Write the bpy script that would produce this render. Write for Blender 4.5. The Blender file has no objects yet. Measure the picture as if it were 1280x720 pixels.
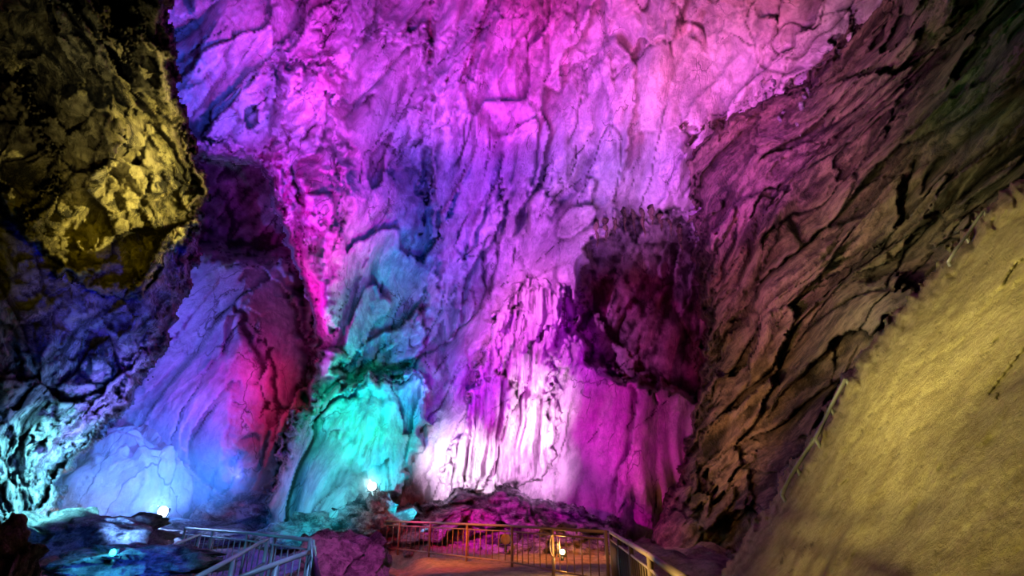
import bpy, math, random
import numpy as np
from mathutils import Vector
random.seed(4); rng=np.random.RandomState(7)
SC=bpy.context.scene; COL=SC.collection
SC.view_settings.view_transform='Standard'
SC.view_settings.look='None'
# ------------------------------------------------ camera
F=640.0; PITCH=math.atan(275/640); CZ=1.5
cp,sp=math.cos(PITCH),math.sin(PITCH)
cam=bpy.data.objects.new('camera',bpy.data.cameras.new('camera')); COL.objects.link(cam)
cam.data.sensor_width=36; cam.data.lens=18; cam.location=(0,0,CZ)
cam.rotation_euler=(math.pi/2+PITCH,0,0); cam.data.clip_end=500; SC.camera=cam
def ray(px,py):
    a=(np.asarray(px,float)-640)/F; b=(360-np.asarray(py,float))/F
    return a, cp-sp*b, sp+cp*b
def world(px,py,d):          # point seen in direction (px,py) whose world Y is d
    x,y,z=ray(px,py)
    return np.stack([x/y*d, d+0*x, CZ+z/y*d],-1)
def at(px,py,d): return Vector(world(px,py,d))
def onz(px,py,z):
    x,y,zz=ray(px,py); t=(z-CZ)/zz; return Vector((x*t,y*t,z))
# ------------------------------------------------ noise
perm=rng.permutation(256); perm=np.concatenate([perm,perm,perm]).astype(np.int64)
gr=rng.normal(size=(256,3)); gr/=np.linalg.norm(gr,axis=1)[:,None]
def pn(p):
    i=np.floor(p).astype(np.int64); f=p-i; u=f*f*f*(f*(f*6-15)+10); i&=255
    r=0
    for dx in (0,1):
        wx=u[...,0] if dx else 1-u[...,0]; a=perm[(i[...,0]+dx)&255]
        for dy in (0,1):
            wy=u[...,1] if dy else 1-u[...,1]; b=perm[(a+i[...,1]+dy)&255]
            for dz in (0,1):
                wz=u[...,2] if dz else 1-u[...,2]; g=gr[perm[(b+i[...,2]+dz)&255]]
                r=r+wx*wy*wz*(g[...,0]*(f[...,0]-dx)+g[...,1]*(f[...,1]-dy)+g[...,2]*(f[...,2]-dz))
    return r
def fbm(p,o=4,g=.5):
    s=0;a=1
    for k in range(o): s=s+a*pn(p+k*17.3); p=p*2.03; a*=g
    return s
def bil(p,o=4,g=.5):
    s=0;a=1
    for k in range(o): s=s+a*np.abs(pn(p+k*11.7)); p=p*2.07; a*=g
    return s
cj=rng.rand(256,3); tv=rng.normal(size=(256,3)); tv/=np.linalg.norm(tv,axis=1)[:,None]
def voro(p,tilt=False):
    i=np.floor(p).astype(np.int64); f=p-i
    f1=np.full(p.shape[:-1],9.);f2=f1.copy();idd=np.zeros(p.shape[:-1],np.int64); qb=np.zeros(p.shape)
    for dx in (-1,0,1):
        for dy in (-1,0,1):
            for dz in (-1,0,1):
                h=perm[(perm[(perm[(i[...,0]+dx)&255]+i[...,1]+dy)&255]+i[...,2]+dz)&255]
                q=cj[h]+np.array([dx,dy,dz])-f; d=np.sqrt((q*q).sum(-1))
                m=d<f1; f2=np.where(m,f1,np.minimum(f2,d)); f1=np.where(m,d,f1); idd=np.where(m,h,idd)
                if tilt: qb=np.where(m[...,None],q,qb)
    if tilt: return f2-f1,(qb*tv[idd]).sum(-1)+(idd/255.-.5)*.6
    return f1,f2,idd/255.
def edge(e,w): return np.exp(-(e/w)**2)
def warp(p,s,a,o=2):
    return p+a*np.stack([fbm(p*s+3.1,o),fbm(p*s+41.7,o),fbm(p*s+83.9,o)],-1)
def sdf(poly,X,Y):
    P=np.array(poly,float); n=len(P); D=np.full(X.shape,1e9); ins=np.zeros(X.shape,bool)
    for k in range(n):
        a=P[k]; b=P[(k+1)%n]; e=b-a
        wx=X-a[0]; wy=Y-a[1]; t=np.clip((wx*e[0]+wy*e[1])/(e@e),0,1)
        D=np.minimum(D,np.hypot(wx-e[0]*t,wy-e[1]*t))
        c=(a[1]<=Y)!=(b[1]<=Y)
        with np.errstate(all='ignore'):
            xi=a[0]+(Y-a[1])/(e[1] if e[1] else 1e-9)*e[0]
        ins^=c&(X<xi)
    return np.where(ins,D,-D)
def sst(t): t=np.clip(t,0,1); return t*t*(3-2*t)
def blur(a,r):
    for ax in (0,1):
        c=np.cumsum(np.pad(a,[(r+1,r) if k==ax else (0,0) for k in (0,1)],mode='edge'),axis=ax)
        a=(np.take(c,range(2*r+1,c.shape[ax]),ax)-np.take(c,range(0,c.shape[ax]-2*r-1),ax))/(2*r+1)
    return a
def rbf(c,X,Y):
    c=np.array(c,float); P=c[:,:2]/300; n=len(c)
    ph=lambda r: r*r*np.log(r+1e-9)
    K=ph(np.hypot(P[:,None,0]-P[None,:,0],P[:,None,1]-P[None,:,1]))+np.eye(n)*1e-3
    A=np.zeros((n+3,n+3)); A[:n,:n]=K; A[:n,n]=1; A[:n,n+1:]=P; A[n,:n]=1; A[n+1:,:n]=P.T
    w=np.linalg.solve(A,np.concatenate([c[:,2],[0,0,0]]))
    x=X/300;y=Y/300; r=w[n]+w[n+1]*x+w[n+2]*y
    for k in range(n): r=r+w[k]*ph(np.hypot(x-P[k,0],y-P[k,1]))
    return np.clip(r,c[:,2].min()*.8,c[:,2].max()*1.2)
# ------------------------------------------------ materials
def lin(c): return [((v/255+.055)/1.055)**2.4 if v>10 else v/255/12.92 for v in c]
def rockmat(name,c1,c2,c3,scale=.6,stretch=(1,1,1),bump=.6,rough=.75,rot=(0,0,0),stain=.5,fine=6,vein=.6,chip=.5,grit=.3):
    m=bpy.data.materials.new(name); m.use_nodes=True; N=m.node_tree.nodes; L=m.node_tree.links
    b=N['Principled BSDF']; tc=N.new('ShaderNodeTexCoord'); mp=N.new('ShaderNodeMapping'); mp.vector_type='TEXTURE'
    mp.inputs['Scale'].default_value=[1/s for s in stretch]; mp.inputs['Rotation'].default_value=[math.radians(a) for a in rot]
    L.new(tc.outputs['Object'],mp.inputs['Vector'])
    def noise(s,d,r=.6,vec=mp,typ='FBM'):
        n=N.new('ShaderNodeTexNoise'); n.noise_type=typ; n.inputs['Scale'].default_value=s; n.inputs['Detail'].default_value=d
        n.inputs['Roughness'].default_value=r; L.new(vec.outputs[0],n.inputs['Vector']); return n
    def ramp(src,stops):
        r=N.new('ShaderNodeValToRGB'); L.new(src,r.inputs[0])
        while len(r.color_ramp.elements)<len(stops): r.color_ramp.elements.new(.5)
        for e,(p,c) in zip(r.color_ramp.elements,stops): e.position=p; e.color=(*c,1) if len(c)==3 else c
        return r
    def mix(a,bb,f,mode='MIX'):
        x=N.new('ShaderNodeMix'); x.data_type='RGBA'; x.blend_type=mode
        for i,v in ((0,f),(6,a),(7,bb)):
            if hasattr(v,'links'): L.new(v,x.inputs[i])
            else: x.inputs[i].default_value=v if i==0 else (*v,1)
        return x.outputs[2]
    def math_(op,a,b_=None,c_=None):
        x=N.new('ShaderNodeMath'); x.operation=op
        for i,v in enumerate((a,b_,c_)):
            if v is None: continue
            if hasattr(v,'links'): L.new(v,x.inputs[i])
            else: x.inputs[i].default_value=v
        return x.outputs[0]
    n1=noise(scale*2.5,5,.75); r1=ramp(n1.outputs[0],[(.4,c2),(.56,c1)])
    n2=noise(scale*.6,6,.78); r2=ramp(n2.outputs[0],[(.5,(0,0,0)),(.6,(1,1,1))])
    c=mix(r1.outputs[0],c3,math_('MULTIPLY',r2.outputs[0],stain))
    wn=noise(scale*1.3,3,.7); vm=N.new('ShaderNodeVectorMath'); vm.operation='MULTIPLY_ADD'; L.new(wn.outputs['Color'],vm.inputs[0])
    vm.inputs[1].default_value=(.7/scale,)*3; L.new(mp.outputs[0],vm.inputs[2])
    def vor(s,feat):
        v=N.new('ShaderNodeTexVoronoi'); v.feature=feat; v.inputs['Scale'].default_value=s; L.new(vm.outputs[0],v.inputs['Vector']); return v
    h=None
    if vein:
        v1=vor(scale*.8,'DISTANCE_TO_EDGE'); rv=ramp(v1.outputs['Distance'],[(0,(0,0,0)),(.018,(1,1,1))])
        nm=noise(scale*.55,2,.6); rm=ramp(nm.outputs[0],[(.5,(0,0,0)),(.58,(1,1,1))])
        crackf=math_('MULTIPLY',math_('SUBTRACT',1.0,rv.outputs[0]),rm.outputs[0])
        c=mix(c,(.08,.06,.07),math_('MULTIPLY',crackf,vein))
    at_=N.new('ShaderNodeAttribute'); at_.attribute_name='crack_and_shade'  # attribute holds cracks plus the painted shade of hollows
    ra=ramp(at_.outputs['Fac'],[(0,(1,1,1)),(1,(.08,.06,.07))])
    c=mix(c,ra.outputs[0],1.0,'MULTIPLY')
    L.new(c,b.inputs['Base Color']); b.inputs['Roughness'].default_value=rough
    b.inputs['Specular IOR Level'].default_value=.3
    g=noise(scale*1.8,9,.75)
    h=g.outputs[0]
    if grit>.3: f=noise(scale*fine,5,.75); h=math_('MULTIPLY_ADD',f.outputs[0],grit,h)
    if chip:
        v2=vor(scale*2.6,'F1'); h=math_('MULTIPLY_ADD',v2.outputs['Distance'],-chip*.4,h)
    if vein: h=math_('MULTIPLY_ADD',crackf,-.12*vein,h)
    bp=N.new('ShaderNodeBump'); bp.inputs['Strength'].default_value=bump; bp.inputs['Distance'].default_value=.7/scale
    L.new(h,bp.inputs['Height']); L.new(bp.outputs[0],b.inputs['Normal'])
    return m
def plain(name,c,rough=.5,metal=0,emit=None,es=0):
    m=bpy.data.materials.new(name); m.use_nodes=True; N=m.node_tree.nodes; L=m.node_tree.links; b=N['Principled BSDF']
    n=N.new('ShaderNodeTexNoise'); n.inputs['Scale'].default_value=14; n.inputs['Detail'].default_value=5
    r=N.new('ShaderNodeValToRGB'); r.color_ramp.elements[0].color=(*[v*.6 for v in c],1); r.color_ramp.elements[1].color=(*c,1)
    L.new(n.outputs[0],r.inputs[0]); L.new(r.outputs[0],b.inputs['Base Color'])
    b.inputs['Roughness'].default_value=rough; b.inputs['Metallic'].default_value=metal
    if emit: b.inputs['Emission Color'].default_value=(*emit,1); b.inputs['Emission Strength'].default_value=es
    return m
pale=rockmat('pale_limestone',(.74,.68,.7),(.52,.46,.5),(.32,.25,.32),.55,(1,1,.55),.7,.55,rot=(0,16,0),stain=.65,vein=.75,chip=.25)
slabm=rockmat('smooth_limestone',(.62,.57,.6),(.46,.41,.44),(.28,.23,.28),.45,(1,1,.6),.6,.6,rot=(0,20,0),chip=.2,vein=.85)
crust=rockmat('ochre_crust',(.48,.41,.24),(.23,.19,.1),(.025,.02,.015),.9,(1,1,.7),1.0,.95,stain=1.0,vein=0,grit=.5)
jag=rockmat('jagged_grey_rock',(.5,.48,.52),(.18,.16,.2),(.04,.035,.05),1.2,(1,1,1),1.0,.6,stain=.9,vein=0)
brown=rockmat('brown_strata_rock',(.38,.28,.2),(.15,.108,.08),(.04,.032,.026),.9,(1,.32,1),.95,.5,rot=(150,0,0),stain=.9,vein=.5,chip=.4)
olive=rockmat('ochre_earth_slope',(.47,.39,.17),(.35,.28,.115),(.24,.19,.08),1.1,(.6,1,1),.6,.95,rot=(0,-45,0),stain=.6,vein=0,chip=.25,fine=12,grit=.45)
soil=rockmat('trodden_earth',(.34,.27,.22),(.2,.16,.13),(.1,.08,.07),1.8,(1,1,1),.6,.9,vein=0)
metal=plain('rusty_rail_paint',(.3,.18,.1),.5,.2)
bluemetal=plain('blue_grey_rail',(.4,.52,.72),.4,.2)
pipem=plain('dull_grey_pipe',(.3,.29,.26),.5,.1)
black=plain('black_housing',(.03,.03,.035),.45,.2)
# ------------------------------------------------ mesh helpers
def mesh(name,V,Fc,mat,parent=None,smooth=True,crack_and_shade=None):
    V=np.asarray(V,dtype=np.float32).reshape(-1,3)
    if parent is not None: V=V-np.array(parent.location,dtype=np.float32)
    me=bpy.data.meshes.new(name)
    if isinstance(Fc,np.ndarray):
        me.vertices.add(len(V)); me.vertices.foreach_set('co',V.ravel())
        me.loops.add(Fc.size); me.loops.foreach_set('vertex_index',Fc.ravel().astype(np.int32))
        me.polygons.add(len(Fc)); me.polygons.foreach_set('loop_start',(np.arange(len(Fc))*Fc.shape[1]).astype(np.int32))
        me.update(calc_edges=True)
    else: me.from_pydata([tuple(v) for v in V],[],Fc); me.update()
    me.validate()
    me.polygons.foreach_set('use_smooth',[smooth]*len(me.polygons))
    if crack_and_shade is not None:
        a=me.attributes.new('crack_and_shade','FLOAT','POINT'); a.data.foreach_set('value',np.asarray(crack_and_shade,dtype=np.float32))
    me.materials.append(mat); o=bpy.data.objects.new(name,me); COL.objects.link(o)
    if parent is not None: o.parent=parent
    return o
def tag(o,label,cat,group=None,kind=None):
    if label:o['label']=label
    if cat:o['category']=cat
    if group:o['group']=group
    if kind:o['kind']=kind
    return o
def empty(name,loc,label,cat,group=None):
    o=bpy.data.objects.new(name,None); COL.objects.link(o); o.location=loc; return tag(o,label,cat,group)
def patch(name,poly,ctrl,step,mat,disp,wrap=(30,2),thick=3,rag=4,skirt=8,pushes=(),ragn=18,cav=.8):
    P=np.array(poly,float)
    xs=np.arange(P[:,0].min()-skirt,P[:,0].max()+skirt+step,step); ys=np.arange(P[:,1].min()-skirt,P[:,1].max()+skirt+step,step)
    X,Y=np.meshgrid(xs,ys); s=sdf(poly,X,Y)
    q=np.stack([X/ragn,Y/ragn,0*X+.37],-1); s=s+rag*2*fbm(q,4)
    d=rbf(ctrl,X,Y); t=np.clip(s/wrap[0],0,1); st=0
    d=d+wrap[1]*(1-np.sqrt(1-(1-t)**2)); d=d+np.where(s<0,-s/skirt*thick,0)
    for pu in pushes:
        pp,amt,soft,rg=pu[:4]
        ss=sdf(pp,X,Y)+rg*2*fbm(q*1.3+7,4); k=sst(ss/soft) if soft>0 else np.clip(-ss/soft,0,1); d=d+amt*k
        if len(pu)>4: st=st+pu[4]*k*(1+1.6*fbm(q*1.5+3,4))  # pushed areas coloured darker: dark coating and shade put into the colour
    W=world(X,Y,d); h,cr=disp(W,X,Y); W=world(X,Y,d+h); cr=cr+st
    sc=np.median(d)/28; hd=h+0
    cr=cr+cav*(np.clip((hd-blur(hd,3))/(.13*sc),0,1)*.45+np.clip((hd-blur(hd,9))/(.4*sc),0,1)*.4)  # recesses painted darker: crevice shade put into the colour
    m=s>-skirt; idx=np.full(X.shape,-1); idx[m]=np.arange(m.sum())
    a,b,c,e=idx[:-1,:-1],idx[:-1,1:],idx[1:,1:],idx[1:,:-1]
    ok=(a>=0)&(b>=0)&(c>=0)&(e>=0)
    Fc=np.stack([a[ok],e[ok],c[ok],b[ok]],-1)
    return mesh(name,W[m],Fc,mat,crack_and_shade=np.clip(cr[m],0,1))
S=np.array
def shear(W,k): return np.stack([W[...,0]-k*W[...,2],W[...,1],W[...,2]],-1)
def cracks(W,sc,w,seed,mf=.25,th=.0):
    e,_=voro(warp(W,.7,.35,4)*S(sc)+seed,True); return edge(e,w)*sst((pn(W*mf+seed)-th)*6)
def ledge(p,k,o=5):
    t=fbm(p,o)*k; return t-np.floor(t)-.5
def d_main(W,X,Y):
    Sh=shear(W,.28); w=warp(Sh,.1,2.0)
    h=fbm(w*S([.1,.1,.045]),3)*3.4
    h=h-bil(w*S([.2,.2,.03])+5,2,.5)*3.4
    h=h+ledge(w*S([.1,.1,.035])+6,2.4,4)*1.2
    mk=sst(pn(W*.13+2)*3+.45); mv=sst(pn(W*.11+22)*3+.65)
    h=h-bil(w*S([.65,.65,.06])+5,3,.5)*1.0*mv
    wr=warp(Sh,.5,.5,5)
    e,t=voro(wr*S([.22,.22,.065])+4,True); h=h+t*1.15
    e2,t2=voro(wr*S([.65,.65,.22])+9,True); h=h+t2*.6*mk
    e3,t3=voro(warp(W,1.2,.25,3)*S([1.8,1.8,.8])+2,True); h=h+t3*.2*mk+fbm(W*S([2,2,1.2]),4)*.08
    g1=pn(warp(Sh,.35,.4,4)*S([.42,.42,.03])+31)
    k1=edge(g1,.016)*sst(pn(W*.16+61)*4+.2)
    c1=cracks(Sh,[.3,.3,.05],.014,3,th=.1); c2=cracks(shear(W,.9),[.4,.4,.1],.016,30,th=.1)
    return h+c1*.35+c2*.25+k1*.4,c1*.7+c2*.6+k1*.4
def d_smooth(W,X,Y):
    Sh=shear(W,.35); h=fbm(W*.1,2)*.5
    wr=warp(Sh,.4,.4,4)
    e,t=voro(wr*S([.15,.15,.08])+14,True); h=h+t*1.4
    e2,t2=voro(wr*S([.5,.5,.22])+1,True); h=h+t2*.32+fbm(W*1.4,4)*.09
    c1=cracks(Sh,[.35,.35,.1],.03,8,.2,-.08)
    return h+c1*.3,c1*.95
def d_crust(W,X,Y):
    w=warp(W,.6,.35,3); e,t=voro(w*S([.38,.38,.22]),True); e2,t2=voro(w*S([1.2,1.2,.8])+5,True); e3,t3=voro(w*3.2+5,True)
    h=fbm(w*S([.3,.3,.18]),3)*2.0+t*1.7+t2*.75+t3*.24-bil(w*S([1.8,1.8,1.2]),4,.6)*.22+fbm(W*5,4,.6)*.06
    return h,edge(e,.05)*.4
def d_jag(W,X,Y):
    w=warp(W,.5,.4,3); e,t=voro(w*S([.5,.5,.5]),True); e2,t2=voro(w*1.3+4,True); e3,t3=voro(w*3.4+4,True)
    h=fbm(w*.3,3)*.9+t*1.1+t2*.5+t3*.16-bil(w*1.5,3)*.2
    return h,edge(e,.05)*.5+edge(e2,.05)*.2
def strq(W):
    w=warp(W,.13,2.2); a=w[...,2]*.5-w[...,1]*.866; b=w[...,2]*.866+w[...,1]*.5
    return np.stack([b,a,w[...,0]],-1)
def d_strata(W,X,Y):
    q=strq(W)
    h=fbm(q*S([.14,.08,.12]),3)*3.0-bil(q*S([.28,.08,.18]),2,.5)*1.8+ledge(q*S([.14,.06,.1])+2,3.0,5)*.8
    wr=warp(q,.7,.45,4); mk=sst(pn(W*.15+2)*3+.6)
    e,t=voro(wr*S([.4,.14,.24])+4,True); h=h+t*1.3
    e2,t2=voro(wr*S([1.4,.45,.8])+9,True); h=h+t2*.5*mk
    h=h-bil(q*S([4,.6,1.4])+4,3,.55)*.2+fbm(W*2.5,5,.6)*.12
    c1=cracks(q,[.6,.1,.25],.025,6,.15,0)
    return h+c1*.4,c1*.8+edge(e,.03)*.3
def d_slope(W,X,Y):
    w=warp(W,.5,.4); l=(w[...,0]+w[...,2])*.707; c=(w[...,2]-w[...,0])*.707
    q=np.stack([l*.3,c,w[...,1]],-1)
    e,t=voro(warp(q,1.2,.4,3)*.8,True)
    pit=sst((pn(W*8+31)-.3)*9)*sst(pn(W*.9+3)*3+.2)
    h=fbm(w*.4,4)*.34-bil(q*.9,2,.5)*.08+t*.06+pit*.03+fbm(W*4,5,.65)*.035
    return h,pit*.4
def d_flute(W,X,Y):
    h,c=d_main(W,X,Y); return h*.7-bil(warp(shear(W,.08),.4,.3,3)*S([1.3,.5,.05]),4,.55)*2.4-.2,c*.5
# ------------------------------------------------ rock masses
alc=[(722,345),(732,300),(762,280),(785,262),(815,268),(835,256),(866,276),(900,330),(900,510),(850,500),(815,485),(785,485),(735,465),(712,420)]
crev=[(405,462),(440,446),(475,452),(520,446),(515,470),(450,480)]
point=[(380,425),(418,432),(446,448),(462,462),(440,472),(392,482),(378,460)]
groove=[(522,-100),(548,-100),(550,100),(545,200),(560,300),(530,340),(505,320),(520,200),(528,100)]
topledge=[(475,205),(510,180),(545,182),(545,240),(505,250)]
rib=[(330,60),(430,60),(450,200),(440,300),(425,400),(400,410),(388,360),(360,260),(330,205)]
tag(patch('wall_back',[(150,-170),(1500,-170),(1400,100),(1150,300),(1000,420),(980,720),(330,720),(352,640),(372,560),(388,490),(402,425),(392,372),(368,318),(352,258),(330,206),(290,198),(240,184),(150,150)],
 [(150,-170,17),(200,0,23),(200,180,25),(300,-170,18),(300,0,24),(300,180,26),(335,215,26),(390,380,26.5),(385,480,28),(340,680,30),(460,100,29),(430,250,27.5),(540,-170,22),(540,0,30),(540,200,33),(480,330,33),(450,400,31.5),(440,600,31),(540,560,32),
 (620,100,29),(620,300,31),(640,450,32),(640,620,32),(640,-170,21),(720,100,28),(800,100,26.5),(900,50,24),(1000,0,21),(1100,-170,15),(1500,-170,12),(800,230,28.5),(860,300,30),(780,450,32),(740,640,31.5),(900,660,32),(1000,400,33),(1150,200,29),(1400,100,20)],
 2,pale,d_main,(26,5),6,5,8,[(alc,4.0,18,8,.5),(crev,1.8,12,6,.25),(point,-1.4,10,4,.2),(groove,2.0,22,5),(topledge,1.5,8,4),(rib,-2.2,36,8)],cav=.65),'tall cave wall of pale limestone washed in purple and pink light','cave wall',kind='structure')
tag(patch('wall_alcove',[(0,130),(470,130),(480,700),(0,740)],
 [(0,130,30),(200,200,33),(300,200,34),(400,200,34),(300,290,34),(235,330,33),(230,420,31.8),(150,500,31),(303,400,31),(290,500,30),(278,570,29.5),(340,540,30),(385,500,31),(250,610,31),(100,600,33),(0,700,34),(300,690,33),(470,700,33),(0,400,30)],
 2.2,slabm,d_smooth,(20,1),2,3,8,[([(215,180),(400,180),(400,330),(318,340),(230,322)],4,34,4,.5),([(312,300),(300,400),(288,490),(272,585),(300,640),(480,640),(480,300)],5,-110,3),([(355,330),(400,330),(400,640),(335,640),(352,540),(372,450)],2.5,26,5,.5)]),  # overhang hollow and right recess get their shade painted into the colour
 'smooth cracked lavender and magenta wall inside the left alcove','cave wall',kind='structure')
tag(patch('wall_left',[(-250,200),(200,260),(246,300),(236,350),(214,400),(190,450),(158,505),(118,548),(80,590),(66,640),(45,700),(38,790),(-250,790)],
 [(-250,200,7),(0,250,12),(200,280,16),(236,340,17),(190,450,17),(118,548,17),(60,640,17),(40,780,15),(0,500,13),(100,400,14.5),(0,700,12),(-250,500,7),(-250,790,7)],
 2,jag,d_jag,(40,4),5,7,8),'jagged grey rock wall at left lit blue and cyan','cave wall',kind='structure')
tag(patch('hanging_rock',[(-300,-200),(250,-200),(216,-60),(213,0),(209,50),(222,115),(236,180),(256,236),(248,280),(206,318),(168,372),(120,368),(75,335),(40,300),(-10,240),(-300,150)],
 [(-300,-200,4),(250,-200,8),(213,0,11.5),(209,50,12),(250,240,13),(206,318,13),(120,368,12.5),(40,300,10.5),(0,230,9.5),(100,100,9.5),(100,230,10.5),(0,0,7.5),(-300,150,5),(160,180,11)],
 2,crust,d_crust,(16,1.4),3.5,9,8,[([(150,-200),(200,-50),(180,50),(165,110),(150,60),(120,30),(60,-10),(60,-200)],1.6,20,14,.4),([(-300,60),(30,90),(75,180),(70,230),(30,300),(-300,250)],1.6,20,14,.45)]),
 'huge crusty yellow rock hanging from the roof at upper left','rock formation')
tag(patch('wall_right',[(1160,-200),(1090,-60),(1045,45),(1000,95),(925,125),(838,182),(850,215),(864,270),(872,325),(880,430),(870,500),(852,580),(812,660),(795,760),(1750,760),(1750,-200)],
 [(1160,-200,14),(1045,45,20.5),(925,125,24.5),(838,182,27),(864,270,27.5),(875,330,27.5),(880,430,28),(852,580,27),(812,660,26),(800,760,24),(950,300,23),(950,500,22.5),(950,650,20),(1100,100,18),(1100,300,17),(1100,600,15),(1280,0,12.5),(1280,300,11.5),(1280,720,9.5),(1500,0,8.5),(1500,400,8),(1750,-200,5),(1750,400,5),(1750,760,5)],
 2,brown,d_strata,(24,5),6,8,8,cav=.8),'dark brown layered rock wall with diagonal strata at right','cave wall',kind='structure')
tag(patch('rock_slope',[(1500,90),(1400,140),(1280,222),(1238,262),(1210,295),(1170,343),(1100,420),(1055,480),(1022,545),(978,612),(935,680),(898,728),(850,800),(1900,800),(1900,90)],
 [(1500,90,7),(1280,222,8),(1170,343,8.6),(1055,480,9),(978,612,9.2),(898,728,9),(850,800,8),(1280,400,5.6),(1150,550,6),(1280,720,3.8),(1050,720,6),(1500,400,4),(1500,720,2.6),(1900,400,2.5),(1900,800,1.8),(1900,90,5)],
 2,olive,d_slope,(26,1.4),3,6,8,cav=.4),'large ochre earth slope rising in the right foreground','rock slope')
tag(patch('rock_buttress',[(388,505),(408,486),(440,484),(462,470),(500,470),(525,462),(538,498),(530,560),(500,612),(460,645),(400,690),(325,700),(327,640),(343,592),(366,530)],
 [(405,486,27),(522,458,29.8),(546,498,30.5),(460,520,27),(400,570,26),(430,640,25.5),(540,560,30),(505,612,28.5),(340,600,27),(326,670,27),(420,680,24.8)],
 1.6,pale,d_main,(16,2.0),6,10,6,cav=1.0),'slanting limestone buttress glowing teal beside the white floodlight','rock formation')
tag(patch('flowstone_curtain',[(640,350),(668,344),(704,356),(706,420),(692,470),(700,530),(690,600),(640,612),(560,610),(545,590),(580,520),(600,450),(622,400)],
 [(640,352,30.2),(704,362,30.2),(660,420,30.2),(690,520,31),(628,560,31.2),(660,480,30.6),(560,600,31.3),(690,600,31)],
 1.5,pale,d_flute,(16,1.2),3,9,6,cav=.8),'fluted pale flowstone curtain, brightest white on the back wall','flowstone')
tag(patch('rock_mound',[(455,664),(490,634),(530,638),(575,616),(610,620),(632,606),(668,626),(700,630),(735,642),(775,656),(790,700),(455,700)],
 [(470,640,25),(625,590,27),(760,650,25),(600,650,23),(600,700,21),(480,700,21),(760,700,21),(690,640,24.5)],
 1.8,jag,d_jag,(16,1.5),3,7,6),'low magenta rock heap at the foot of the back wall','rock mound')
# floor
gx=np.arange(-32,22,.13); gy=np.arange(.5,40,.13); X,Y=np.meshgrid(gx,gy)
Z=fbm(np.stack([X*.35,Y*.35,0*X],-1),5)*.9-.1
pathm=sst((3.6-np.abs(X-.2))/1.5)*sst((22-Y)/3)
Z=Z*(1-pathm)*sst((Y-2)/6)+.03*fbm(np.stack([X*1.5,Y*1.5,0*X],-1),4)
n,m_=X.shape; idx=np.arange(n*m_).reshape(n,m_)
Fc=np.stack([idx[:-1,:-1].ravel(),idx[:-1,1:].ravel(),idx[1:,1:].ravel(),idx[1:,:-1].ravel()],-1)
tag(mesh('floor',np.stack([X,Y,Z],-1),Fc,soil,crack_and_shade=np.zeros(n*m_)),'uneven earth cave floor with a trodden path','cave floor',kind='structure')
# boulders
def ico(sub):
    import bmesh
    bm=bmesh.new(); bmesh.ops.create_icosphere(bm,subdivisions=sub,radius=1)
    V=np.array([v.co[:] for v in bm.verts]); Fa=[[v.index for v in f.verts] for f in bm.faces]; bm.free(); return V,np.array(Fa)
IV,IF=ico(6)
def boulder(loc,size,label,mat=jag,seed=0,name='boulder',tl=.4):
    v=IV*1.0; v=v*(1+.3*fbm(v*1.1+seed*9.1,3)[:,None])
    e,t=voro(v*1.5+seed,True); e2,t2=voro(v*4+seed,True); v=v*(1+t[:,None]*tl+t2[:,None]*tl*.25)
    v=v*np.array(size)*1.15; v[:,2]=np.maximum(v[:,2],-size[2]*.45)
    return tag(mesh(name,v+np.array(loc),IF,mat,crack_and_shade=edge(e,.05)*.5),label,'boulder')
boulder(at(-2,705,6.2)+Vector((-.1,0,-.2)),(.3,.35,.5),'dark round boulder in the lower left corner',crust,1)
boulder(at(428,712,11.5),(.75,.8,.6),'magenta lit boulder beside the end of the left railing',jag,2)
boulder(at(385,672,22),(1.5,1.2,.7),'dark boulder under the teal buttress',jag,3)
boulder(at(466,654,22.6),(1.1,1.0,.85),'dark boulder carrying the white floodlight',jag,4)
boulder(at(105,690,15),(1.6,1.3,.8),'blue lit boulder below the jagged left wall',jag,5)
boulder(at(215,672,22),(2.2,1.8,.6),'dark flat boulder carrying the blue floodlight',jag,6)
boulder(at(292,660,26.5),(1.7,1.5,1.1),'shadowed boulder at the mouth of the left alcove',jag,7)
boulder(at(170,706,11),(1.1,.8,.3),'flat pale blue boulder between the handrails',jag,8)
boulder(at(135,640,28),(2.6,1.8,3.2),'large rounded hazy blue boulder behind the left floodlight',slabm,12,tl=.2)
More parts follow.
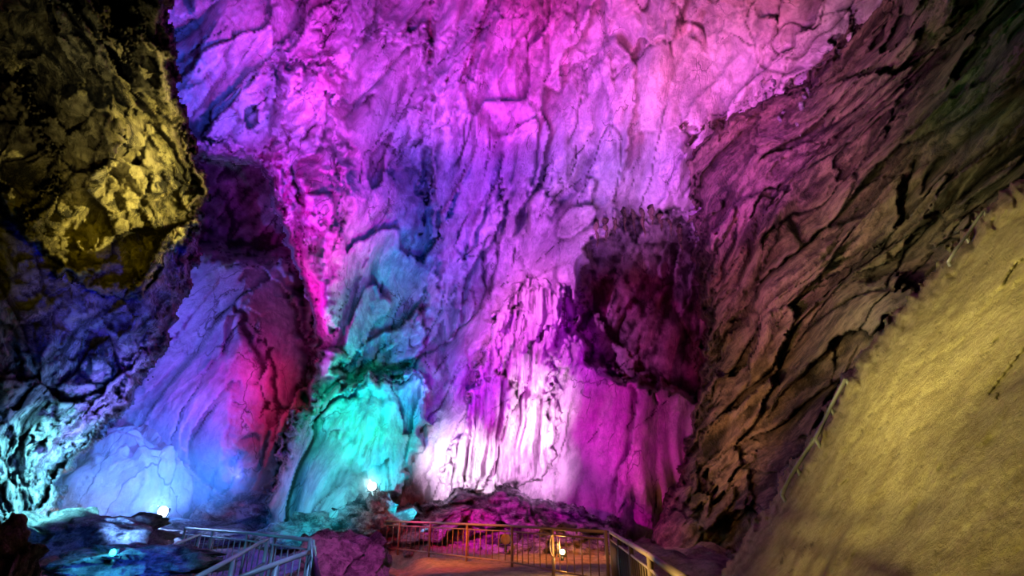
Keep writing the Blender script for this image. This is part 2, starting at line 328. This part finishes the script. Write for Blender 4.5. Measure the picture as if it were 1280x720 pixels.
# ------------------------------------------------ lamps: unseen coloured spots added in mid-air, strengths solved to colour the rock
bpy.context.view_layer.update(); dg=bpy.context.evaluated_depsgraph_get()
T=[(250,40,90,140,62,212),(290,130,90,112,78,222),(330,50,80,180,65,210),(410,40,80,200,62,205),(385,140,90,165,68,216),(400,230,70,220,48,205),(410,320,60,245,55,215),(440,120,60,200,60,205),(425,280,50,215,50,205),(370,250,50,190,50,210),(395,370,45,238,50,205),(470,60,85,178,66,212),(480,160,80,125,80,212),(540,80,85,130,78,215),(600,50,90,232,58,200),(690,40,90,228,80,208),(780,50,90,236,105,205),(880,40,90,242,122,206),(970,40,90,245,132,210),(600,140,85,200,66,218),(690,130,90,185,82,230),(780,130,90,220,110,230),(870,110,80,235,112,212),
(540,240,75,110,66,190),(610,230,80,170,70,222),(700,220,90,165,95,236),(790,220,80,222,142,250),(470,260,70,98,76,190),(450,340,70,35,105,165),(530,340,75,85,78,190),(610,320,80,170,80,222),(690,310,70,205,95,232),(440,420,60,15,150,170),(510,410,70,40,110,188),(590,420,70,190,85,222),(655,400,60,240,125,240),(705,430,50,200,75,210),
(780,330,70,90,8,55),(800,420,80,100,10,60),(855,430,45,60,10,42),(790,520,60,165,38,142),(770,580,60,185,45,165),(830,560,50,120,24,86),(720,480,60,215,75,212),(550,510,60,100,105,218),(620,500,60,235,120,238),(670,510,36,255,195,252),(572,580,36,255,205,254),(660,580,40,255,188,250),(720,590,60,210,48,200),(800,620,60,105,18,78),
(390,550,50,8,165,160),(450,510,55,5,232,215),(490,560,50,5,210,215),(430,600,50,8,182,190),(350,635,40,30,95,130),(400,640,40,12,130,150),(540,650,60,140,20,125),(640,645,60,185,30,165),
(300,240,70,34,5,60),(350,300,60,28,3,38),(250,380,70,115,78,218),(220,470,70,110,88,232),(200,560,70,82,95,238),(270,490,50,118,66,215),(350,390,60,60,4,50),(335,440,50,140,10,105),(320,510,65,180,24,150),(355,560,60,60,8,70),(120,600,80,60,125,248),(300,640,60,30,8,60),
(60,50,90,30,26,12),(130,60,60,98,84,36),(120,160,80,176,150,62),(190,230,80,190,162,66),(60,265,70,158,134,50),(130,310,80,126,105,42),(185,90,50,120,102,44),(20,330,60,12,8,18),(20,150,60,14,11,7),
(180,380,80,88,74,200),(120,440,80,70,66,175),(60,530,80,110,165,250),(25,620,70,125,240,255),(60,600,60,110,205,255),(20,420,90,12,8,22),(110,520,60,120,135,245),
(1000,130,90,150,62,118),(915,200,80,165,70,140),(950,300,90,118,54,84),(1050,210,110,82,48,48),(1120,40,90,78,44,50),(1180,90,120,46,34,24),(1150,230,110,66,50,32),(1000,400,100,88,58,40),(1090,340,100,72,52,34),(930,500,90,98,64,38),(905,600,80,78,46,28),(1010,500,90,72,48,30),(850,650,60,66,28,32),(1230,30,110,40,31,22),(1000,70,60,160,75,130),
(1230,330,170,162,138,58),(1150,440,160,162,138,56),(1240,500,180,176,150,66),(1080,570,150,148,124,48),(1180,620,170,150,128,48),(1000,680,140,108,88,36),(1110,700,150,112,92,35),(1250,690,170,112,92,34),
(560,705,60,140,48,30),(640,700,60,150,55,28),(700,695,60,165,75,30),(150,690,60,35,60,140),(330,700,60,40,30,120),(440,700,50,120,25,100)]
ALB={'wall_right':(.145,.108,.08),'rock_slope':(.32,.26,.11),'hanging_rock':(.185,.155,.088),'wall_left':(.19,.175,.2),'floor':(.26,.2,.17),'boulder':(.2,.18,.21),'rock_mound':(.2,.18,.21)}
org=Vector((0,0,CZ)); R=[]
def shoot(px,py):
    x,y,z=ray(px,py); dv=Vector((x,y,z)).normalized()
    hit,loc,nor,_,ob,_=SC.ray_cast(dg,org,dv)
    if hit and nor.dot(dv)>0: nor=-nor
    return hit,loc,nor,ob,dv
for k,(px,py,r,*c) in enumerate(T):
    hit,loc,nor,ob,dv=shoot(px,py)
    if not hit: print('MISS',px,py); continue
    smp=[(loc,nor)]
    for ax,ay in ((-.35,-.2),(.35,-.2),(-.2,.35),(.2,.35),(0,-.5),(.5,.1),(-.5,.1),(0,.15)):
        h2,l2,n2,o2,_=shoot(px+ax*r,py+ay*r)
        if h2 and (l2-loc).length<6: smp.append((l2,n2))
    nm=sum((s[1] for s in smp),Vector()).normalized()
    dist=(loc-org).length; x,y,z=ray(px,py); Rm=r*(1.9 if (ob.name in('wall_back','wall_right') and py<350) else 1.75)*dist/F/Vector((x,y,z)).length
    best=None
    for Df in (2.6,1.9,1.3):
        for ci,(sx,sz) in enumerate(((-.65,-.6),(.6,-.6),(0,-.7),(-.8,-.1),(.8,-.1),(0,0),(0,.5))):
            if px>1000: sx=-abs(sx)
            if px<250: sx=abs(sx)
            if 370<px<720: sx=-abs(sx)
            if 330<px<545 and py>330: sx=sx*.15
            off=(nm*.5-dv*.5+Vector((sx,0,sz))).normalized(); pos=loc+off*Rm*Df
            if pos.z<.5: continue
            vis=0
            for l2,n2 in smp:
                v=l2-pos; D_=v.length; h_,hl,*_=SC.ray_cast(dg,pos,v.normalized(),distance=D_-.25)
                vis+=(not h_)
            sc=vis*9/len(smp)+Df*.9-ci*.3
            if best is None or sc>best[0]: best=(sc,pos,vis)
    if best is None: best=(0,loc-dv*Rm+Vector((0,0,1.5)),0)
    alb=np.array(ALB.get(ob.name.split('.')[0],(.46,.41,.44)))
    pos=best[1]; D=(loc-pos).length; cl=np.array(lin(c)); 
    if cl.min()>.4: cl=cl*1.6
    elif 260<px<1050: cl=cl-.25*cl.min()
    if ob.name=='wall_left' and py>500: cl=cl*1.5
    if ob.name=='rock_buttress': cl=cl*1.2
    R.append((smp,pos,loc,math.atan(Rm/D),cl/alb,ob.name))
n=len(R); M=np.zeros((n,n))
for j,(_,pj,lj,hj,_,_) in enumerate(R):
    ax=(lj-pj).normalized(); ch=math.cos(hj)
    for i,(smp,*_) in enumerate(R):
        s_=0
        for l2,n2 in smp:
            v=l2-pj; D_=v.length; vn=v/D_; t=(vn.dot(ax)-ch)/(1-ch)
            if t<=0: continue
            cs=-vn.dot(n2)
            if cs<=0: continue
            h_,*_=SC.ray_cast(dg,pj,vn,distance=D_-.25)
            if h_: continue
            t=min(t,1); s_+=t*t*(3-2*t)*cs/(D_*D_)
        M[i,j]=s_/len(smp)
Tm=np.array([r[4] for r in R]); Wt=1/(Tm.max(1)+.15); Mw=M*Wt[:,None]; Tw=Tm*Wt[:,None]
# prior: every lamp carries the colour of its own aim point
dg_=np.array([max(M[j].sum(),1e-6) for j in range(n)]); X0=Tm/dg_[:,None]
Dn=np.array([(r[2]-r[1]).length for r in R]); top=Tm.max(1)*Dn**2/.6
X0*=np.minimum(1,top/X0.max(1))[:,None]
Xs=X0.copy(); diag=(Mw*Mw).sum(0)[:,None]; lam=.22*diag+1e-7
for it in range(500):
    Xs*=(Mw.T@Tw+lam*X0)/(Mw.T@(Mw@Xs)+lam*Xs+1e-12)
    Xs=np.minimum(Xs,1.4*Tm*(Dn**2/.6)[:,None]+.02*top[:,None])
GAIN=.9
for (smp,pos,loc,h,_,nm),e in zip(R,Xs):
    P=e*4*math.pi*math.pi*GAIN; mx=P.max()
    if mx<1: continue
    l=bpy.data.lights.new('added_wash_spot','SPOT'); l.energy=mx; l.color=P/mx; l.spot_size=2*h; l.spot_blend=1; l.shadow_soft_size=.08  # unseen spot added to wash its rock area with colour
    o=bpy.data.objects.new('added_wash_spot',l); COL.objects.link(o); o.location=pos; o.rotation_euler=(loc-pos).to_track_quat('-Z','Y').to_euler()
def spot(pos,tgt,col,e,size):
    l=bpy.data.lights.new('added_rail_fill','SPOT'); l.energy=e; l.color=col; l.spot_size=size; l.spot_blend=1; l.shadow_soft_size=.08
    o=bpy.data.objects.new('added_rail_fill',l); COL.objects.link(o); o.location=pos; o.rotation_euler=(tgt-pos).to_track_quat('-Z','Y').to_euler()
spot(Vector((-1.2,6,3.2)),at(300,690,9),(.35,.6,1),380,1.3)  # unseen blue spot added to brighten the left rails
spot(Vector((1.5,9,2.6)),at(700,675,13.5),(1,.5,.2),200,1.2)  # unseen amber spot added to warm the far railing
w=bpy.data.worlds.new('world'); SC.world=w; w.use_nodes=True; w.node_tree.nodes['Background'].inputs[0].default_value=(.35,.15,.5,1); w.node_tree.nodes['Background'].inputs[1].default_value=.01
# ------------------------------------------------ small things
def tubev(pts,r,seg=8):
    pts=[Vector(p) for p in pts]; V=[];Fa=[]
    for i,p in enumerate(pts):
        t=(pts[min(i+1,len(pts)-1)]-pts[max(i-1,0)]).normalized(); a=t.cross(Vector((0,0,1)))
        if a.length<.05: a=Vector((1,0,0))
        a.normalize(); b=t.cross(a)
        rr=r[i] if isinstance(r,(list,tuple)) else r
        for k in range(seg):
            an=2*math.pi*k/seg; V.append(p+(a*math.cos(an)+b*math.sin(an))*rr)
    for i in range(len(pts)-1):
        for k in range(seg):
            Fa.append([i*seg+k,i*seg+(k+1)%seg,(i+1)*seg+(k+1)%seg,(i+1)*seg+k])
    Fa.append(list(range(seg))[::-1]); Fa.append([(len(pts)-1)*seg+k for k in range(seg)])
    return V,Fa
def tube(name,pts,r,mat,parent=None,seg=8): V,Fa=tubev(pts,r,seg); return mesh(name,[tuple(v) for v in V],Fa,mat,parent)
def railing(tops,label,mat,sp_=.28,h=1.03,name='railing',post_gap=2.0,r=.03):
    root=empty(name,(tops[0].x,tops[0].y,tops[0].z-h),label,'railing')
    tube('top_rail',tops,r*1.15,mat,root); dn=lambda p,q:Vector((p.x,p.y,p.z-q))
    tube('bottom_rail',[dn(p,h-.12) for p in tops],r*.7,mat,root)
    tube('middle_rail',[dn(p,.14) for p in tops],r*.6,mat,root)
    for a,b in zip(tops,tops[1:]):
        L=(b-a).length; npst=max(1,round(L/post_gap))
        for k in range(npst+1):
            if k==0 and a is not tops[0]: continue
            p=a.lerp(b,k/npst); tube('post',[dn(p,h+.15),dn(p,-.03)],r*1.2,mat,root)
        if sp_:
            nb=int(L/sp_)
            for k in range(1,nb):
                p=a.lerp(b,k/nb); tube('baluster',[dn(p,h-.12),dn(p,.14)],r*.42,mat,root,6)
    return root
Z1=1.03
railing([onz(470,651.5,Z1),onz(500,652,Z1),onz(640,657.5,Z1),onz(757,665,Z1)],'rust brown railing running across the far side of the path',metal,.3)
railing([onz(763,665.5,Z1),onz(812,694,Z1),onz(856,724,Z1)],'rust brown railing descending beside the right wall',metal,.22)
railing([onz(232,660,Z1),onz(310,666,Z1),onz(388,675,Z1)],'blue lit railing at the left edge of the path',bluemetal,.3,r=.026)
railing([onz(391,677,Z1),onz(397,730,Z1)],'short railing running toward the camera beside the magenta boulder',bluemetal,.25,r=.024)
def handrail(pts,label,mat,h=.9,r=.034,name='handrail'):
    root=empty(name,pts[0]-Vector((0,0,h)),label,'handrail'); tube('rail',pts,r,mat,root)
    tube('lower_rail',[p-Vector((0,0,.4)) for p in pts],r*.7,mat,root)
    for p in pts: tube('post',[p-Vector((0,0,h+.1)),p],r,mat,root)
    return root
handrail([at(335,673,10.5),at(292,697,9),at(245,722,7.5)],'sloping pale handrail nearer the left railing',bluemetal)
handrail([at(388,690,8),at(345,705,7.3),at(295,724,6.5)],'lowest pale handrail crossing the bottom left corner of the path',bluemetal)
handrail([at(250,668,13.5),at(200,688,12),at(150,704,10.8)],'farthest pale handrail leading to the pale blue boulder',bluemetal)
def pipe(pix,label,r):
    pts=[]; 
    for px,py in pix:
        hit,loc,nor,ob,dv=shoot(px,py)
        while ob.name!='rock_slope' and px<1280: px+=2; hit,loc,nor,ob,dv=shoot(px,py)
        pts.append(at(px-7,py,loc.y-.12))
    root=empty('pipe_rail',pts[0]-Vector((0,0,.15)),label,'pipe rail'); tube('pipe',pts,r,pipem,root)
    tube('pipe',[p+Vector((.1,0,-.12)) for p in pts],r*.8,pipem,root)
    for p in pts[::2]: tube('bracket',[p+Vector((.15,.1,-.25)),p],r*.9,pipem,root)
pipe([(1064,474),(1054,492),(1045,510),(1036,528),(1026,548),(1014,566),(1002,584),(992,602),(984,618)],'grey double pipe running down the lower edge of the ochre slope',.035)
pipe([(1236,264),(1226,278),(1214,296),(1202,312),(1192,328)],'short grey pipe high on the edge of the ochre slope',.03)
# floodlights
def boxv(c,s,rot=0):
    V=[];ca,sa=math.cos(rot),math.sin(rot)
    for z in (-1,1):
        for y in (-1,1):
            for x in (-1,1):
                X,Y=x*s[0]/2,y*s[1]/2; V.append((c[0]+X*ca-Y*sa,c[1]+X*sa+Y*ca,c[2]+z*s[2]/2))
    return V,[[0,2,3,1],[4,5,7,6],[0,1,5,4],[2,6,7,3],[0,4,6,2],[1,3,7,5]]
def bulb(loc,col,e):
    l=bpy.data.lights.new('point_bulb','POINT'); l.energy=e; l.color=col; l.shadow_soft_size=.05
    o=bpy.data.objects.new('point_bulb',l); COL.objects.link(o); o.location=loc
def flood(p,label,em,es,power,size=.45,rad=.17,front=False):
    root=empty('floodlight',p-Vector((0,0,size*.9)),label,'floodlight')
    V,Fa=boxv((p.x,p.y+.12,p.z),(size*1.15,.18,size*.85)); o=mesh('housing',V,Fa,black,root,False); bv=o.modifiers.new('b','BEVEL'); bv.width=.03; bv.segments=3
    lm=plain('lens_glow',em,.3,0,em,es)
    th=np.linspace(0,2*np.pi,28,endpoint=False); V=[(p.x,p.y-.02,p.z)]+[(p.x+rad*math.cos(a),p.y+.02,p.z+rad*math.sin(a)) for a in th]
    mesh('lens',V,[[0,1+(k+1)%28,1+k] for k in range(28)],lm,root)
    tube('bracket',[(p.x-size*.65,p.y+.1,p.z),(p.x-size*.65,p.y+.1,p.z-size*.6),(p.x+size*.65,p.y+.1,p.z-size*.6),(p.x+size*.65,p.y+.1,p.z)],.02,black,root)
    tube('stand',[(p.x,p.y+.1,p.z-size*1.2),(p.x,p.y+.1,p.z-size*.6)],.04,black,root)
    if power: bulb((p.x,p.y-.3,p.z+.15) if front else (p.x,p.y+.6,p.z+.5),em,power)
    return root
def mist(c,r,dens,col,label):
    V=IV*np.array(r)+np.array(c); m=bpy.data.materials.new('thin_mist'); m.use_nodes=True; N=m.node_tree.nodes; L=m.node_tree.links; N.clear()
    out=N.new('ShaderNodeOutputMaterial'); vs=N.new('ShaderNodeVolumeScatter'); vs.inputs['Color'].default_value=(*col,1); L.new(vs.outputs[0],out.inputs['Volume'])
    tc=N.new('ShaderNodeTexCoord'); vm=N.new('ShaderNodeVectorMath'); vm.operation='SUBTRACT'; L.new(tc.outputs['Object'],vm.inputs[0]); vm.inputs[1].default_value=tuple(c)
    vd=N.new('ShaderNodeVectorMath'); vd.operation='DIVIDE'; L.new(vm.outputs[0],vd.inputs[0]); vd.inputs[1].default_value=tuple(r)
    ln=N.new('ShaderNodeVectorMath'); ln.operation='LENGTH'; L.new(vd.outputs[0],ln.inputs[0])
    mr=N.new('ShaderNodeMapRange'); L.new(ln.outputs['Value'],mr.inputs[0]); mr.inputs[1].default_value=0; mr.inputs[2].default_value=1; mr.inputs[3].default_value=dens; mr.inputs[4].default_value=0
    L.new(mr.outputs[0],vs.inputs['Density'])
    return tag(mesh('mist',V,IF,m),label,'mist',kind='stuff')
IV,IF=ico(3)
p1=at(203,640,20); p2=at(465,608,21.2)
flood(p2,'bright white floodlight in front of the teal buttress',(.6,.95,1),100,45,.3,.15,True)
flood(p1,'bright blue white floodlight below the left alcove',(.28,.48,1),150,450,.3,.18,True)
mist((p1.x-1.5,p1.y+1.2,p1.z+.7),(4.5,3,3.0),.1,(.6,.78,1),'thin blue mist glowing around the left floodlight')
mist((p2.x,p2.y-.3,p2.z+.1),(.8,.7,.8),.25,(.8,.95,1),'small added haze giving the white floodlight its glow')  # haze ball added to make a halo around the lamp
flood(at(140,691,10),'small cyan floodlight low among the left boulders',(.05,.75,.9),6,40,.16,.06,True)
flood(at(703,690,14),'small orange floodlight glowing behind the far railing',(1,.55,.15),40,60,.16,.06,True)
flood(at(632,674,17.2),'round unlit floodlight on the far railing',(.3,.2,.25),0,0,.3,.15)
bulb(at(76,655,22),(1,.3,.08),160)  # bare point light added for an orange glow, no fixture
# ring ornament
c=at(692,682,13.6); root=empty('ring_ornament',c-Vector((0,0,.45)),'small oval metal ring standing beside the orange floodlight','ornament')
tube('ring',[(c.x+.09*math.cos(a),c.y,c.z+.24*math.sin(a)) for a in np.linspace(0,2*math.pi,25)],.012,metal,root)
tube('stem',[(c.x,c.y,c.z-.7),(c.x,c.y,c.z-.24)],.02,metal,root)
# stalactites
def stal(px,py,L,r,label,grp,seed,mat):
    x,y,z=ray(px,py); dv=Vector((x,y,z)).normalized(); hit,loc,*_=SC.ray_cast(dg,org,dv)
    if not hit: return
    p=loc-dv*.1; n=10
    pts=[(p.x+.04*math.sin(seed+k),p.y+.04*math.cos(seed*2+k),p.z+.3-L*k/n) for k in range(n+1)]
    rr=[r*(1-k/n)**.8*(1+.25*math.sin(seed*3+k*1.9))+.01 for k in range(n+1)]
    tag(tube('stalactite',pts,rr,mat,None,10),label,'stalactite',grp)
for k in range(12): stal(952+k*5.5+random.uniform(-2,2),random.uniform(95,165),random.uniform(.6,1.5),random.uniform(.07,.14),'small pale stalactite in the cluster on the upper right wall','stalactites on the upper right wall',k,jag)
for k in range(10): stal(745+k*11.5,281-20*math.sin(k/9*3.1)+random.uniform(0,8),random.uniform(1.0,2.4),random.uniform(.15,.28),'dark stalactite hanging under the arch of the red alcove','stalactites under the alcove arch',k+20,brown)
